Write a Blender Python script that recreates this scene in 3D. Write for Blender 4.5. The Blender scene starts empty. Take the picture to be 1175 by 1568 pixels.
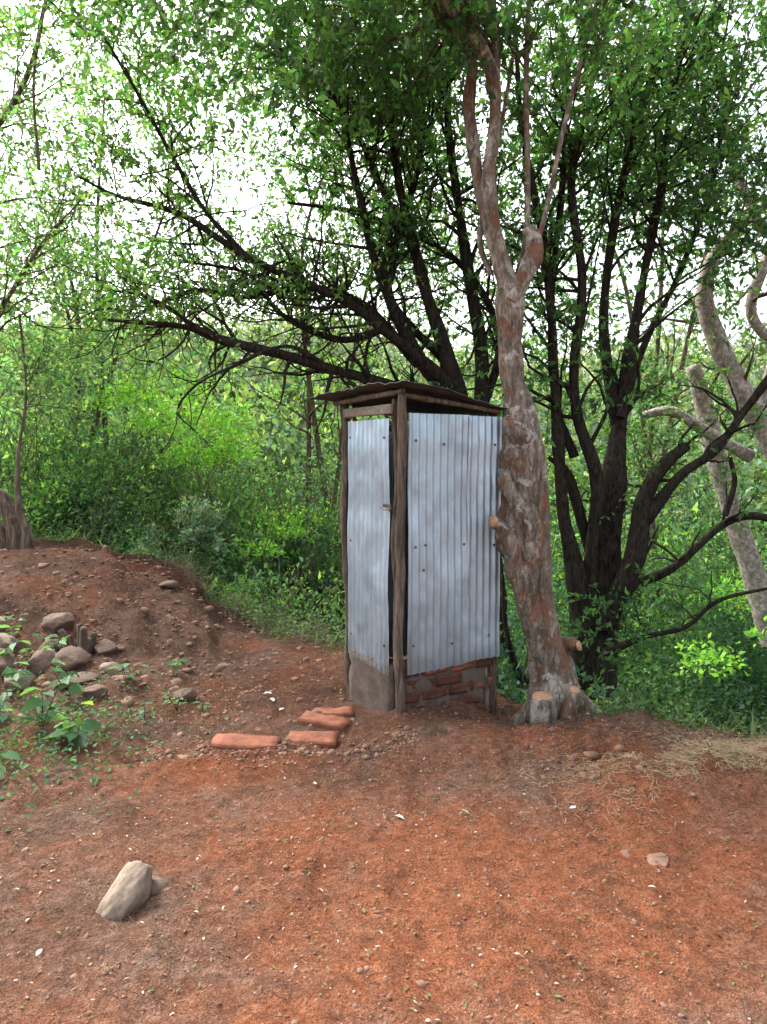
import bpy, math, numpy as np
rng=np.random.default_rng(11)
PITCH=math.radians(4.2); F=1089.0
sc=bpy.context.scene
def S(u,v,d):
    "surveyed bearing/elevation (in 1/1089 units) + northing in metres -> world metres"
    x=(u-587.5)/F; z=(784-v)/F
    Y=math.cos(PITCH)+z*math.sin(PITCH); Z=-math.sin(PITCH)+z*math.cos(PITCH)
    return np.array([x*d/Y, d, 1.6+Z*d/Y])
# ---------------- noise
def h3(ix,iy,iz,seed):
    n=(ix.astype(np.int64)*374761393+iy.astype(np.int64)*668265263+iz.astype(np.int64)*2147483647+seed*144665)&0xffffffff
    n=((n^(n>>13))*1274126177)&0xffffffff
    n=((n^(n>>15))*2246822519)&0xffffffff
    return ((n^(n>>16))&0xffffff)/float(0xffffff)
def vn(x,y,z=None,seed=0):
    x=np.asarray(x,float);y=np.asarray(y,float)
    z=np.zeros_like(x) if z is None else np.asarray(z,float)
    ix=np.floor(x);iy=np.floor(y);iz=np.floor(z)
    fx=x-ix;fy=y-iy;fz=z-iz
    fx=fx*fx*(3-2*fx);fy=fy*fy*(3-2*fy);fz=fz*fz*(3-2*fz)
    r=0
    for a in (0,1):
        for b in (0,1):
            for c in (0,1):
                w=(fx if a else 1-fx)*(fy if b else 1-fy)*(fz if c else 1-fz)
                r=r+w*h3(ix+a,iy+b,iz+c,seed)
    return r*2-1
def fbm(x,y,z=None,o=4,seed=0):
    r=0;a=1.;f=1.;s=0
    for i in range(o):
        r=r+a*vn(np.asarray(x)*f,np.asarray(y)*f,None if z is None else np.asarray(z)*f,seed+i*17);s+=a;a*=.5;f*=2.03
    return r/s
def ss(a,b,x):
    t=np.clip((x-a)/(b-a),0,1);return t*t*(3-2*t)
def nrm(v): return v/np.maximum(np.linalg.norm(v,axis=-1,keepdims=True),1e-9)
# ---------------- mesh helpers
def mk(name,V,Fl,nv,mats,col=None,smooth=True,parent=None,midx=None,attrs=None):
    me=bpy.data.meshes.new(name)
    V=np.asarray(V,np.float32);Fl=np.asarray(Fl,np.int32).ravel();n=len(Fl)//nv
    me.vertices.add(len(V));me.vertices.foreach_set('co',V.ravel())
    me.loops.add(len(Fl));me.loops.foreach_set('vertex_index',Fl)
    me.polygons.add(n);me.polygons.foreach_set('loop_start',np.arange(0,n*nv,nv,dtype=np.int32))
    try: me.polygons.foreach_set('loop_total',np.full(n,nv,np.int32))
    except Exception: pass
    me.update(calc_edges=True)
    for m in (mats if isinstance(mats,list) else [mats]): me.materials.append(m)
    if smooth is True: me.polygons.foreach_set('use_smooth',np.ones(len(me.polygons),bool))
    if col is not None:
        a=me.attributes.new('col','FLOAT_COLOR','POINT')
        c=np.ones((len(V),4),np.float32);c[:,:3]=col;a.data.foreach_set('color',c.ravel())
    if attrs:
        for k,v in attrs.items():
            a=me.attributes.new(k,'FLOAT','POINT');a.data.foreach_set('value',np.asarray(v,np.float32).ravel())
    me.validate()
    ob=bpy.data.objects.new(name,me);sc.collection.objects.link(ob)
    if parent: ob.parent=parent
    return ob
def empty(name,loc=(0,0,0)):
    e=bpy.data.objects.new(name,None);sc.collection.objects.link(e);e.empty_display_size=.2
    return e
def cat(pts,step=.05):
    P=np.array(pts,float);Q=np.vstack([2*P[0]-P[1],P,2*P[-1]-P[-2]]);out=[]
    for i in range(1,len(Q)-2):
        n=max(2,int(np.linalg.norm(Q[i+1][:3]-Q[i][:3])/step))
        t=np.linspace(0,1,n,endpoint=False)[:,None]
        a,b,c,d=Q[i-1],Q[i],Q[i+1],Q[i+2]
        out.append(.5*((2*b)+(-a+c)*t+(2*a-5*b+4*c-d)*t*t+(-a+3*b-3*c+d)*t**3))
    out.append(P[-1:]);return np.vstack(out)
class Tubes:
    def __init__(s): s.V=[];s.F=[];s.n=0
    def add(s,C,R,k=6,noise=0.,fr=8.,seed=0):
        C=np.asarray(C,float);R=np.asarray(R,float);m=len(C)
        T=nrm(np.gradient(C,axis=0))
        a=np.cross(T[0],[0.3,1,.1]);a/=np.linalg.norm(a)+1e-9
        A=np.zeros((m,3))
        for i in range(m):
            a=a-T[i]*a.dot(T[i]);a/=np.linalg.norm(a)+1e-9;A[i]=a
        B=np.cross(T,A);th=np.arange(k)*2*np.pi/k
        ring=A[:,None]*np.cos(th)[None,:,None]+B[:,None]*np.sin(th)[None,:,None]
        rr=np.repeat(R[:,None],k,1)
        if noise>0:
            q=C[:,None]+ring*rr[...,None]
            rr=rr*(1+noise*fbm(q[...,0]*fr,q[...,1]*fr,q[...,2]*fr*.3,4,seed)+noise*.9*fbm(q[...,0]*fr*.4,q[...,1]*fr*.4,q[...,2]*fr*.35,2,seed+5))
            if k>=24:
                rr=rr*(1+.06*np.sin(th*5+C[:,2:3]*.5+2*fbm(C[:,2:3]*1.5,C[:,2:3]*0,o=2,seed=seed))+noise*.4*np.abs(fbm(q[...,0]*fr*2.4,q[...,1]*fr*2.4,q[...,2]*fr*.7,3,seed+50)))
        V=(C[:,None]+ring*rr[...,None]).reshape(-1,3)
        i=np.arange(m-1)[:,None]*k;j=np.arange(k)[None];j2=(j+1)%k
        Fc=np.stack([i+j,i+j2,i+k+j2,i+k+j],-1).reshape(-1,4)+s.n
        s.V.append(V);s.F.append(Fc);s.n+=len(V)
        e=s.n;cp=[C[-1]+T[-1]*R[-1]*.15];s.V.append(np.array(cp));s.n+=1
        base=e-k;jj=np.arange(0,k,2)
        s.F.append(np.stack([base+jj,base+(jj+1)%k,base+(jj+2)%k,np.full(len(jj),e)],-1))
    def build(s,name,mat,parent=None): return mk(name,np.vstack(s.V),np.vstack(s.F),4,mat,parent=parent)
class Leaves:
    def __init__(s): s.p=[];s.d=[];s.l=[];s.w=[];s.c=[]
    def add(s,p,d,l,w,c):
        n=len(p);s.p.append(p);s.d.append(nrm(d));s.l.append(np.broadcast_to(l,n));s.w.append(np.broadcast_to(w,n));s.c.append(np.broadcast_to(c,(n,3)))
    def build(s,name,mat,six=True,flat=.6,parent=None):
        p=np.vstack(s.p);d=np.vstack(s.d);l=np.concatenate(s.l)[:,None];w=np.concatenate(s.w)[:,None];c=np.vstack(s.c);n=len(p)
        up=nrm(rng.normal(size=(n,3))*flat+np.array([0,0,.6]))
        sd=nrm(np.cross(d,up));nn=np.cross(sd,d);f=w*.18
        if six:
            V=np.stack([p,p+d*l*.3-sd*w*.46+nn*f,p+d*l*.68-sd*w*.38+nn*f-nn*l*.04,p+d*l-nn*l*.14,p+d*l*.68+sd*w*.38+nn*f-nn*l*.04,p+d*l*.3+sd*w*.46+nn*f],1);k=6
        else:
            V=np.stack([p,p+d*l*.42-sd*w*.5+nn*f,p+d*l-nn*l*.1,p+d*l*.42+sd*w*.5+nn*f],1);k=4
        return mk(name,V.reshape(-1,3),np.arange(n*k),k,mat,col=np.repeat(c,k,0),smooth=False,parent=parent)
def sprays(T,LV,P0,D,L,nl,ll,col,droop=.25,tw=.003,cv=.25):
    n=len(P0)
    if n==0:return
    D=nrm(D);L=np.broadcast_to(L,n)
    dz=np.array([0,0,-1.])
    side=nrm(np.cross(D,rng.normal(size=(n,3))))
    def at(t,i=slice(None)): return P0[i]+D[i]*L[i][:,None]*t+dz*(droop*L[i][:,None]*t*t)+side[i]*(L[i][:,None]*.18*np.sin(t*3))
    ts=[0,.35,.7,1.]
    if T is not None:
        C=[at(np.full((n,1),t)) for t in ts]
        A=nrm(np.cross(D,[.3,.2,1.]));B=np.cross(D,A);V=[]
        for q,t in zip(C,ts):
            r=tw*(1-.7*t)
            for j in range(3):
                th=j*2.0944;V.append(q+(A*math.cos(th)+B*math.sin(th))*r)
        V=np.stack(V,1)
        f=[]
        for i in range(3):
            for j in range(3): f.append([i*3+j,i*3+(j+1)%3,i*3+3+(j+1)%3,i*3+3+j])
        f=np.array(f)
        Fc=(np.arange(n)[:,None,None]*12+f[None]).reshape(-1,4)+T.n
        T.V.append(V.reshape(-1,3));T.F.append(Fc);T.n+=n*12
    if nl==0: return
    idx=np.repeat(np.arange(n),nl);t=rng.uniform(.12,1.03,len(idx))[:,None]
    p=at(t,idx)
    d=D[idx]*.5+nrm(rng.normal(size=(len(idx),3)))*.9+dz*.12
    l=ll*rng.uniform(.6,1.25,len(idx))
    c=np.array(col)[None]*np.exp(rng.normal(size=(len(idx),1))*cv)*np.repeat(np.exp(rng.normal(size=(n,1))*.28),nl,0)
    c=c*(1+rng.normal(size=(len(idx),3))*np.array([.18,.06,.1]))
    LV.add(p,d,l,l*rng.uniform(.38,.52,len(idx)),np.clip(c,.004,.9))
# ---------------- materials
def newmat(name):
    m=bpy.data.materials.new(name);m.use_nodes=True;nt=m.node_tree;nt.nodes.clear()
    o=nt.nodes.new('ShaderNodeOutputMaterial');return m,nt,o
def N(nt,t,**k):
    n=nt.nodes.new(t)
    for a,b in k.items(): setattr(n,a,b)
    return n
def ramp(nt,src,stops):
    r=nt.nodes.new('ShaderNodeValToRGB');e=r.color_ramp.elements
    while len(e)<len(stops): e.new(.5)
    for x,(p,c) in zip(e,stops): x.position=p;x.color=(*c,1) if len(c)==3 else c
    nt.links.new(src,r.inputs[0]);return r.outputs[0]
def mix(nt,f,a,b,bt='MIX'):
    m=nt.nodes.new('ShaderNodeMixRGB');m.blend_type=bt
    for s,i in ((f,0),(a,1),(b,2)):
        if hasattr(s,'links') : nt.links.new(s,m.inputs[i])
        else: m.inputs[i].default_value=s if i==0 else (*s,1)
    return m.outputs[0]
def noise(nt,vec,scale,detail=4,rough=.55,dist=0):
    n=N(nt,'ShaderNodeTexNoise');n.inputs['Scale'].default_value=scale;n.inputs['Detail'].default_value=detail
    n.inputs['Roughness'].default_value=rough;n.inputs['Distortion'].default_value=dist
    if vec is not None: nt.links.new(vec,n.inputs['Vector'])
    return n.outputs['Fac']
def leafmat(name,tr=.45,tint=(1.6,1.5,.6),glossy=False):
    m,nt,o=newmat(name);a=N(nt,'ShaderNodeAttribute',attribute_name='col')
    if glossy:
        d=N(nt,'ShaderNodeBsdfPrincipled');nt.links.new(a.outputs['Color'],d.inputs['Base Color']);d.inputs['Roughness'].default_value=.5
        d.inputs['Specular IOR Level'].default_value=.35
    else:
        d=N(nt,'ShaderNodeBsdfDiffuse');nt.links.new(mix(nt,.06,a.outputs['Color'],(.45,.5,.5)),d.inputs['Color'])
    t=N(nt,'ShaderNodeBsdfTranslucent');c=mix(nt,1.,a.outputs['Color'],tint,'MULTIPLY');nt.links.new(c,t.inputs['Color'])
    x=N(nt,'ShaderNodeMixShader');x.inputs[0].default_value=tr
    nt.links.new(d.outputs[0],x.inputs[1]);nt.links.new(t.outputs[0],x.inputs[2]);nt.links.new(x.outputs[0],o.inputs[0]);return m
def barkmat(name,c1,c2,c3,red=None,stretch=.25,bs=.6):
    m,nt,o=newmat(name);tc=N(nt,'ShaderNodeTexCoord');mp=N(nt,'ShaderNodeMapping');mp.inputs['Scale'].default_value=(1,1,stretch)
    nt.links.new(tc.outputs['Object'],mp.inputs[0])
    n1=noise(nt,mp.outputs[0],26,5,.72,.5);n2=noise(nt,tc.outputs['Object'],5,3,.6,.6)
    c=ramp(nt,n1,[(.33,c1),(.5,c2),(.66,c3)])
    c=mix(nt,ramp(nt,n2,[(.45,(0,0,0)),(.7,(.6,.6,.6))]),c,tuple(.5*np.array(c1)+.3*np.array(c2)))
    if red:
        n4=noise(nt,tc.outputs['Object'],6,5,.62,.8)
        c=mix(nt,ramp(nt,n4,[(.56,(0,0,0)),(.585,(.85,.85,.85))]),c,red)
        c=mix(nt,ramp(nt,n4,[(.40,(.7,.7,.7)),(.43,(0,0,0))]),c,(.5,.46,.4))
    n3=noise(nt,mp.outputs[0],110,2,.65);c=mix(nt,.5,c,ramp(nt,n3,[(.35,(.25,.25,.25)),(.65,(1,1,1))]),'MULTIPLY')
    p=N(nt,'ShaderNodeBsdfPrincipled');p.inputs['Roughness'].default_value=.85;p.inputs['Specular IOR Level'].default_value=.2
    nt.links.new(c,p.inputs['Base Color'])
    b=N(nt,'ShaderNodeBump');b.inputs['Strength'].default_value=bs;b.inputs['Distance'].default_value=.03
    nt.links.new(n1,b.inputs['Height']);nt.links.new(b.outputs[0],p.inputs['Normal'])
    nt.links.new(p.outputs[0],o.inputs[0]);return m
def simplebark(name,c1,c2):
    m,nt,o=newmat(name);tc=N(nt,'ShaderNodeTexCoord');mp=N(nt,'ShaderNodeMapping');mp.inputs['Scale'].default_value=(1,1,.3)
    nt.links.new(tc.outputs['Object'],mp.inputs[0]);c=ramp(nt,noise(nt,mp.outputs[0],40,4,.75,.4),[(.35,c1),(.65,c2)])
    p=N(nt,'ShaderNodeBsdfDiffuse');nt.links.new(c,p.inputs['Color']);nt.links.new(p.outputs[0],o.inputs[0]);return m
def plain(name,c1,c2,scale=12,rough=.85,bump=.3,met=0.,dist=.01):
    m,nt,o=newmat(name);tc=N(nt,'ShaderNodeTexCoord');n1=noise(nt,tc.outputs['Object'],scale,5,.65,.3);n2=noise(nt,tc.outputs['Object'],scale*7,2,.6)
    c=ramp(nt,n1,[(.3,c1),(.7,c2)]);c=mix(nt,.5,c,ramp(nt,n2,[(.3,(.5,.5,.5)),(.7,(1.,1.,1.))]),'MULTIPLY')
    p=N(nt,'ShaderNodeBsdfPrincipled');p.inputs['Roughness'].default_value=rough;p.inputs['Metallic'].default_value=met;p.inputs['Specular IOR Level'].default_value=.3
    nt.links.new(c,p.inputs['Base Color']);b=N(nt,'ShaderNodeBump');b.inputs['Strength'].default_value=bump;b.inputs['Distance'].default_value=dist
    nt.links.new(mix(nt,.4,n1,n2),b.inputs['Height']);nt.links.new(b.outputs[0],p.inputs['Normal']);nt.links.new(p.outputs[0],o.inputs[0]);return m
LEAF=leafmat('leaf_canopy_near',.52,(1.75,1.65,.75),True);LEAF2=leafmat('leaf_canopy',.52,(1.75,1.65,.75));LEAFB=leafmat('leaf_bush',.38,(1.5,1.45,.6))
BARK=barkmat('bark_brown',(.065,.05,.04),(.215,.175,.138),(.44,.38,.31),red=(.2,.095,.055),bs=.9)
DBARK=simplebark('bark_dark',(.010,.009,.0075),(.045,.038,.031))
PBARK=barkmat('bark_pale',(.13,.105,.085),(.33,.285,.24),(.62,.57,.52),stretch=.8,bs=.3)
WOOD=barkmat('wood_weathered',(.05,.036,.027),(.14,.105,.078),(.27,.21,.16),stretch=.12)
SW=simplebark('twig_wood',(.04,.03,.022),(.16,.12,.09))
CUT=plain('cut_wood',(.3,.16,.09),(.48,.3,.19),40,.8,.3)
ROCK=plain('rock_tan',(.13,.095,.07),(.29,.23,.175),9,.9,.5)
RK=plain('rock_brown',(.07,.043,.032),(.18,.12,.09),10,.9,.6,dist=.02)
BRICK=plain('brick_red',(.13,.048,.028),(.31,.11,.06),13,.9,.7)
BRICKD=plain('brick_dark',(.055,.024,.017),(.14,.048,.03),14,.9,.6)
MUD=plain('mud_plaster',(.07,.052,.042),(.14,.108,.09),8,.95,.5)
DARKM=plain('roof_metal_dark',(.05,.045,.045),(.13,.12,.12),8,.6,.2,.3)
ZINC,nt,o=newmat('zinc_sheet');tc=N(nt,'ShaderNodeTexCoord')
mp=N(nt,'ShaderNodeMapping');mp.inputs['Scale'].default_value=(1,1,.15);nt.links.new(tc.outputs['Object'],mp.inputs[0])
n1=noise(nt,tc.outputs['Object'],4,5,.6);n2=noise(nt,mp.outputs[0],60,3,.6);n3=noise(nt,tc.outputs['Object'],160,2,.5)
c=ramp(nt,n1,[(.3,(.36,.47,.56)),(.7,(.49,.61,.71))]);c=mix(nt,.3,c,ramp(nt,n2,[(.35,(.55,.55,.55)),(.65,(1,1,1))]),'MULTIPLY')
sep=N(nt,'ShaderNodeSeparateXYZ');nt.links.new(tc.outputs['Object'],sep.inputs[0])
ad=N(nt,'ShaderNodeMath',operation='MULTIPLY_ADD');nt.links.new(n1,ad.inputs[0]);ad.inputs[1].default_value=.5;nt.links.new(sep.outputs[2],ad.inputs[2])
dirt=ramp(nt,ad.outputs[0],[(.48,(.6,.6,.6)),(.8,(0,0,0))])
c=mix(nt,dirt,c,(.2,.2,.2))
rst=ramp(nt,noise(nt,mp.outputs[0],30,5,.7),[(.66,(0,0,0)),(.74,(.5,.5,.5))]);c=mix(nt,rst,c,(.2,.14,.1))
p=N(nt,'ShaderNodeBsdfPrincipled');p.inputs['Metallic'].default_value=.6;nt.links.new(c,p.inputs['Base Color'])
nt.links.new(ramp(nt,n1,[(.3,(.28,)*3),(.7,(.42,)*3)]),p.inputs['Roughness'])
b=N(nt,'ShaderNodeBump');b.inputs['Strength'].default_value=.1;b.inputs['Distance'].default_value=.004;nt.links.new(n3,b.inputs['Height']);nt.links.new(b.outputs[0],p.inputs['Normal'])
nt.links.new(p.outputs[0],o.inputs[0])
# soil
SOIL,nt,o=newmat('red_soil');tc=N(nt,'ShaderNodeTexCoord');ob=tc.outputs['Object']
ra=N(nt,'ShaderNodeAttribute',attribute_name='red').outputs['Fac'];va=N(nt,'ShaderNodeAttribute',attribute_name='veg').outputs['Fac']
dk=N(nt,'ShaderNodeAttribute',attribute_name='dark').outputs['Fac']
nA=noise(nt,ob,2.2,7,.75,.6);nB=noise(nt,ob,20,5,.8,.3);nC=noise(nt,ob,110,3,.75);nD=noise(nt,ob,6,4,.7,.8)
grey=ramp(nt,nB,[(.3,(.10,.058,.042)),(.5,(.18,.11,.081)),(.7,(.29,.195,.15))])
redc=ramp(nt,nB,[(.3,(.15,.057,.03)),(.55,(.28,.108,.057)),(.75,(.40,.19,.11))])
mt=N(nt,'ShaderNodeMath',operation='ADD');nt.links.new(nA,mt.inputs[0]);nt.links.new(ra,mt.inputs[1])
c=mix(nt,ramp(nt,mt.outputs[0],[(.43,(0,0,0)),(.76,(1,1,1))]),grey,redc)
c=mix(nt,ramp(nt,nD,[(.52,(0,0,0)),(.66,(.5,.5,.5))]),c,(.1,.058,.042))
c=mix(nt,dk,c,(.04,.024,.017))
c=mix(nt,.85,c,ramp(nt,nC,[(.3,(.35,.35,.35)),(.55,(.95,.95,.95)),(.75,(1.45,1.45,1.45))]),'MULTIPLY')
vo=N(nt,'ShaderNodeTexVoronoi');vo.inputs['Scale'].default_value=65;nt.links.new(ob,vo.inputs['Vector'])
peb=ramp(nt,vo.outputs['Distance'],[(.12,(1,1,1)),(.2,(0,0,0))])
sel=ramp(nt,noise(nt,ob,14,1),[(.54,(0,0,0)),(.62,(.45,.45,.45))])
c=mix(nt,mix(nt,1.,peb,sel,'MULTIPLY'),c,(.3,.21,.16))
vc=mix(nt,.6,ramp(nt,nB,[(.3,(.012,.018,.006)),(.7,(.04,.055,.018))]),ramp(nt,nA,[(.4,(.01,.018,.006)),(.6,(.05,.085,.022))]))
c=mix(nt,va,c,vc)
p=N(nt,'ShaderNodeBsdfDiffuse');p.inputs['Roughness'].default_value=.6;nt.links.new(c,p.inputs['Color'])
b=N(nt,'ShaderNodeBump');b.inputs['Strength'].default_value=1.;b.inputs['Distance'].default_value=.05
hh=mix(nt,.35,nB,nC);nt.links.new(hh,b.inputs['Height']);nt.links.new(b.outputs[0],p.inputs['Normal']);nt.links.new(p.outputs[0],o.inputs[0])
# ---------------- terrain
EX=np.array([-400,-12,-6,-4,-2.8,-2.0,-1.3,-.7,-.1,.4,.9,1.3,1.95,3,5,12,400.]);EY=np.array([10,9.8,9.2,8.6,8.0,7.4,6.9,6.4,5.9,5.6,5.0,4.15,3.6,3.0,2.7,2.5,2.5])
def edge(x): return np.interp(x,EX,EY)+.22*fbm(x*1.6,x*0+3,o=4,seed=3)
def H(x,y,fine=True):
    x=np.asarray(x,float);y=np.asarray(y,float)
    t=y-edge(x)
    z=.20*ss(-1.2,-2.7,x+.25*fbm(x*1.3,y*1.3,o=3,seed=40))*ss(4.9,7.4,y+.5*fbm(x*1.2,y*1.2,o=3,seed=41))+.12*ss(-1.5,-3.5,x)*ss(3.2,4.6,y)
    led=x+.4*fbm(x*1.5+9,y*1.5,o=4,seed=44)+(y-7)*.45
    z=z+.16*ss(-1.7,-1.84,led)*ss(5.6,6.1,y)+.10*ss(-2.6,-2.72,led)*ss(5.2,6.0,y)
    z=z-.16*ss(.45,.85,x)*ss(3.9,4.7,y)*ss(1.5,1.0,x)+.06*ss(1.0,1.6,x)*ss(2.8,3.4,y)
    z=z+.10*np.exp(-(((x-1.6)/.5)**2+((y-3.3-.1*fbm(x*3,x*0,seed=88))/.2)**2))
    z=z+.05*np.exp(-(((x-1.0)/.35)**2+((y-3.95-.1*fbm(x*3,x*0,seed=89))/.15)**2))
    z=z+.05*np.exp(-(((x-.25)/.4)**2+((y-3.85-.15*fbm(x*3,x*0,seed=87))/.13)**2))
    z=z-.07*ss(3.75,3.84,y+.16*fbm(x*3,y*0,o=3,seed=8))*ss(-2,-1,x)*ss(.1,-.1,x)
    dr=np.interp(x,[-8,-3,-.5,1,2.5,5],[.9,.9,1.2,1.9,2.2,2.4])
    z=z-dr*ss(0,2.6,t)
    z=z+np.interp(x,[-10,0,6],[.2,.17,.19])*np.clip(y-np.interp(x,[-4,0,4],[10.5,11,12]),0,55)+np.clip(y-66,0,300)*.03
    z=z+fbm(x*.09,y*.09,o=3,seed=21)*np.clip((y-9)/8,0,1)*1.2
    z=z+.035*fbm(x*1.1,y*1.1,o=3,seed=2)+.1*fbm(x*1.7,y*1.7,o=3,seed=12)*ss(-.3,.4,t)
    rough=np.clip(ss(-.9,-2.,x)*ss(4.2,5.2,y)+ss(.35,.0,np.abs(y-4.0))*.8+ss(.5,1.2,x)*ss(2.8,3.3,y),0,1)
    z=z+.06*fbm(x*3.5,y*3.5,o=4,seed=31)*rough+.045*(1-2*np.abs(fbm(x*6,y*6,o=3,seed=33)))*rough
    if fine: z=z+.03*fbm(x*5,y*5,o=5,seed=4)+.02*np.abs(fbm(x*13,y*13,o=4,seed=6))-.022*ss(.2,.5,fbm(x*4.3,y*3.1,o=2,seed=61))
    return z
n=760;s=np.linspace(-1,1,n)
gx=1.2*np.sinh(s*np.arcsinh(400/1.2));sy=np.linspace(-.86,1,n);gy=3.2+1.5*np.sinh(sy*np.arcsinh(400/1.5))
X,Y=np.meshgrid(gx,gy);X=X.ravel();Y=Y.ravel();Z=H(X,Y)
i=np.arange(n-1)[:,None]*n+np.arange(n-1)[None];i=i.ravel()
ye=edge(X);veg=ss(.15,.9,Y-ye+.7*fbm(X*1.5,Y*1.5,seed=9))
red=.4*np.exp(-(((X-.6)/1.1)**2+((Y-2.6)/.8)**2))+.3*np.exp(-(((X+.9)/.7)**2+((Y-3.7)/.28)**2))+.3*np.exp(-(((X-.9)/.5)**2+((Y-3.9)/.4)**2))+.2*fbm(X*1.6,Y*1.6,seed=14)
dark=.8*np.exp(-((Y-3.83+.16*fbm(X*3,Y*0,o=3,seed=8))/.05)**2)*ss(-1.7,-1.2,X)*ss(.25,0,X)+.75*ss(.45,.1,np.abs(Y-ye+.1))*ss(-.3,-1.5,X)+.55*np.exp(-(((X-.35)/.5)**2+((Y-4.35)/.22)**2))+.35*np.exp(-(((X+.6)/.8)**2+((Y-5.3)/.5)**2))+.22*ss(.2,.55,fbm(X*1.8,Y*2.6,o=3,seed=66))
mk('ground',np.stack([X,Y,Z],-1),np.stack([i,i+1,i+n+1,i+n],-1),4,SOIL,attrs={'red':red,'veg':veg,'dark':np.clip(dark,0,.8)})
WAT=plain('water',(.05,.05,.045),(.1,.1,.09),4,.12,.15)
wp=S(1160,1140,7.0);a=np.linspace(0,1,20);cx=wp[0]-.3+a*4;cy=wp[1]+np.sin(a*5)*.2;w=.3;wz=float(H(cx,cy).max())+.03
V=np.vstack([np.stack([cx,cy-w,np.full(20,wz)],-1),np.stack([cx,cy+w,np.full(20,wz)],-1)])
mk('stream_water',V,np.array([[k,k+1,k+21,k+20] for k in range(19)]),4,WAT)
# ---------------- shed
shed=empty('corrugated_metal_latrine_shed')
C=np.array([.102,4.45]);L=np.array([-.25,4.95]);R=np.array([.75,4.80]);B=L+R-C
def sheet(name,A,Bp,z0,z1,mat,off,amp=.0075,per=.054,jag=.006,dz=(0,0),zt=(0,0)):
    d=Bp-A;w=np.linalg.norm(d);d=d/w;nn=np.array([d[1],-d[0]]);nx=int(w/per*14);nz=60
    u,v=np.meshgrid(np.linspace(0,w,nx),np.linspace(0,1,nz));u=u.ravel();v=v.ravel()
    lo=z0+dz[0]+(dz[1]-dz[0])*u/w+jag*fbm(u*15,u*0+z0,seed=5)+jag*.8*np.sin(u*2*np.pi/per)
    hi=z1+zt[0]+(zt[1]-zt[0])*u/w
    z=lo+(hi-lo)*v
    o_=off+amp*np.sin(u*2*np.pi/per)+.014*fbm(u*2.5,v*3,seed=int(w*100))+.006*fbm(u*9,v*9,seed=3)
    V=np.stack([A[0]+d[0]*u+nn[0]*o_,A[1]+d[1]*u+nn[1]*o_,z],-1)
    k=(np.arange(nz-1)[:,None]*nx+np.arange(nx-1)[None]).ravel()
    return mk(name,V,np.stack([k,k+1,k+nx+1,k+nx],-1),4,mat,parent=shed)
def lerp(a,b,t): return a+(b-a)*t
sheet('door_sheet',lerp(L,C,.06),lerp(L,C,.88),.25,1.86,ZINC,.025,dz=(.0,-.045))
sheet('side_wall_sheet',lerp(C,R,.06),lerp(C,R,.70),.235,1.89,ZINC,.03,dz=(-.01,.01))
sheet('side_wall_sheet_overlap',lerp(C,R,.66),lerp(C,R,1.03),.25,1.885,ZINC,.042,dz=(.005,.015))
sheet('back_wall_sheet',R,B,.0,1.85,ZINC,.02);sheet('far_wall_sheet',B,L,.15,1.85,ZINC,.02)
T=Tubes()
def pole(a,b,r,k=10,seed=1,wob=.012):
    a=np.array(a,float);b=np.array(b,float);m=40;t=np.linspace(0,1,m)[:,None];P_=a+(b-a)*t
    P_[:,0]+=wob*fbm(t[:,0]*4,t[:,0]*0+seed,o=3,seed=seed)*2;P_[:,1]+=wob*fbm(t[:,0]*3,t[:,0]*0+seed,o=2,seed=seed+9)
    T.add(P_,r*(1+.22*fbm(t[:,0]*9,t[:,0]*0,seed=seed)),k,.25,20,seed)
pole([C[0]+.005,C[1]-.03,-.12],[C[0]+.0,C[1]-.03,2.0],.028,14,3,.02)
pole([C[0]-.028,C[1]+.05,.1],[C[0]-.028,C[1]+.05,1.98],.018,8,5)
pole([L[0]-.02,L[1],-.1],[L[0]+.01,L[1],2.0],.026,10,7,.025)
pole([L[0]+.045,L[1]-.03,0.1],[L[0]+.045,L[1]-.0,1.9],.014,8,17,.01)
pole([R[0]-.0,R[1]+.02,-.35],[R[0]-.01,R[1]+.02,1.92],.035,10,9)
pole([B[0],B[1],-.4],[B[0],B[1],1.92],.03,8,11)
pole([R[0]-.03,R[1]-.03,-.33],[R[0]-.06,R[1]+.0,.3],.022,8,13,.01)
T.build('posts',WOOD,shed)
def box(name,c,sx,sy,sz,ang,mat,parent=None,tilt=(0,0),seed=0,rough=.004,nsub=5,fq=30):
    import bmesh
    bm=bmesh.new();bmesh.ops.create_cube(bm,size=1);
    for v in bm.verts: v.co.x*=sx;v.co.y*=sy;v.co.z*=sz
    bmesh.ops.bevel(bm,geom=bm.edges[:],offset=min(sx,sy,sz)*.09,segments=2,affect='EDGES')
    bmesh.ops.subdivide_edges(bm,edges=[e for e in bm.edges if e.calc_length()>min(sx,sy,sz)*.4],cuts=nsub,use_grid_fill=True)
    co=np.array([v.co[:] for v in bm.verts]);q=co*fq+seed*7.3
    dsp=np.stack([fbm(q[:,0],q[:,1],q[:,2],3,seed+k) for k in range(3)],-1)*rough
    co=co+dsp
    ca,sa=math.cos(ang),math.sin(ang);Rm=np.array([[ca,-sa,0],[sa,ca,0],[0,0,1]])
    ax,ay=tilt;Rx=np.array([[1,0,0],[0,math.cos(ax),-math.sin(ax)],[0,math.sin(ax),math.cos(ax)]]);Ry=np.array([[math.cos(ay),0,math.sin(ay)],[0,1,0],[-math.sin(ay),0,math.cos(ay)]])
    co=co@(Rm@Rx@Ry).T+np.array(c)
    for v,q in zip(bm.verts,co): v.co=q
    me=bpy.data.meshes.new(name);bm.to_mesh(me);bm.free();me.materials.append(mat);me.polygons.foreach_set('use_smooth',np.ones(len(me.polygons),bool))
    o_=bpy.data.objects.new(name,me);sc.collection.objects.link(o_);o_.parent=parent;return o_
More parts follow.
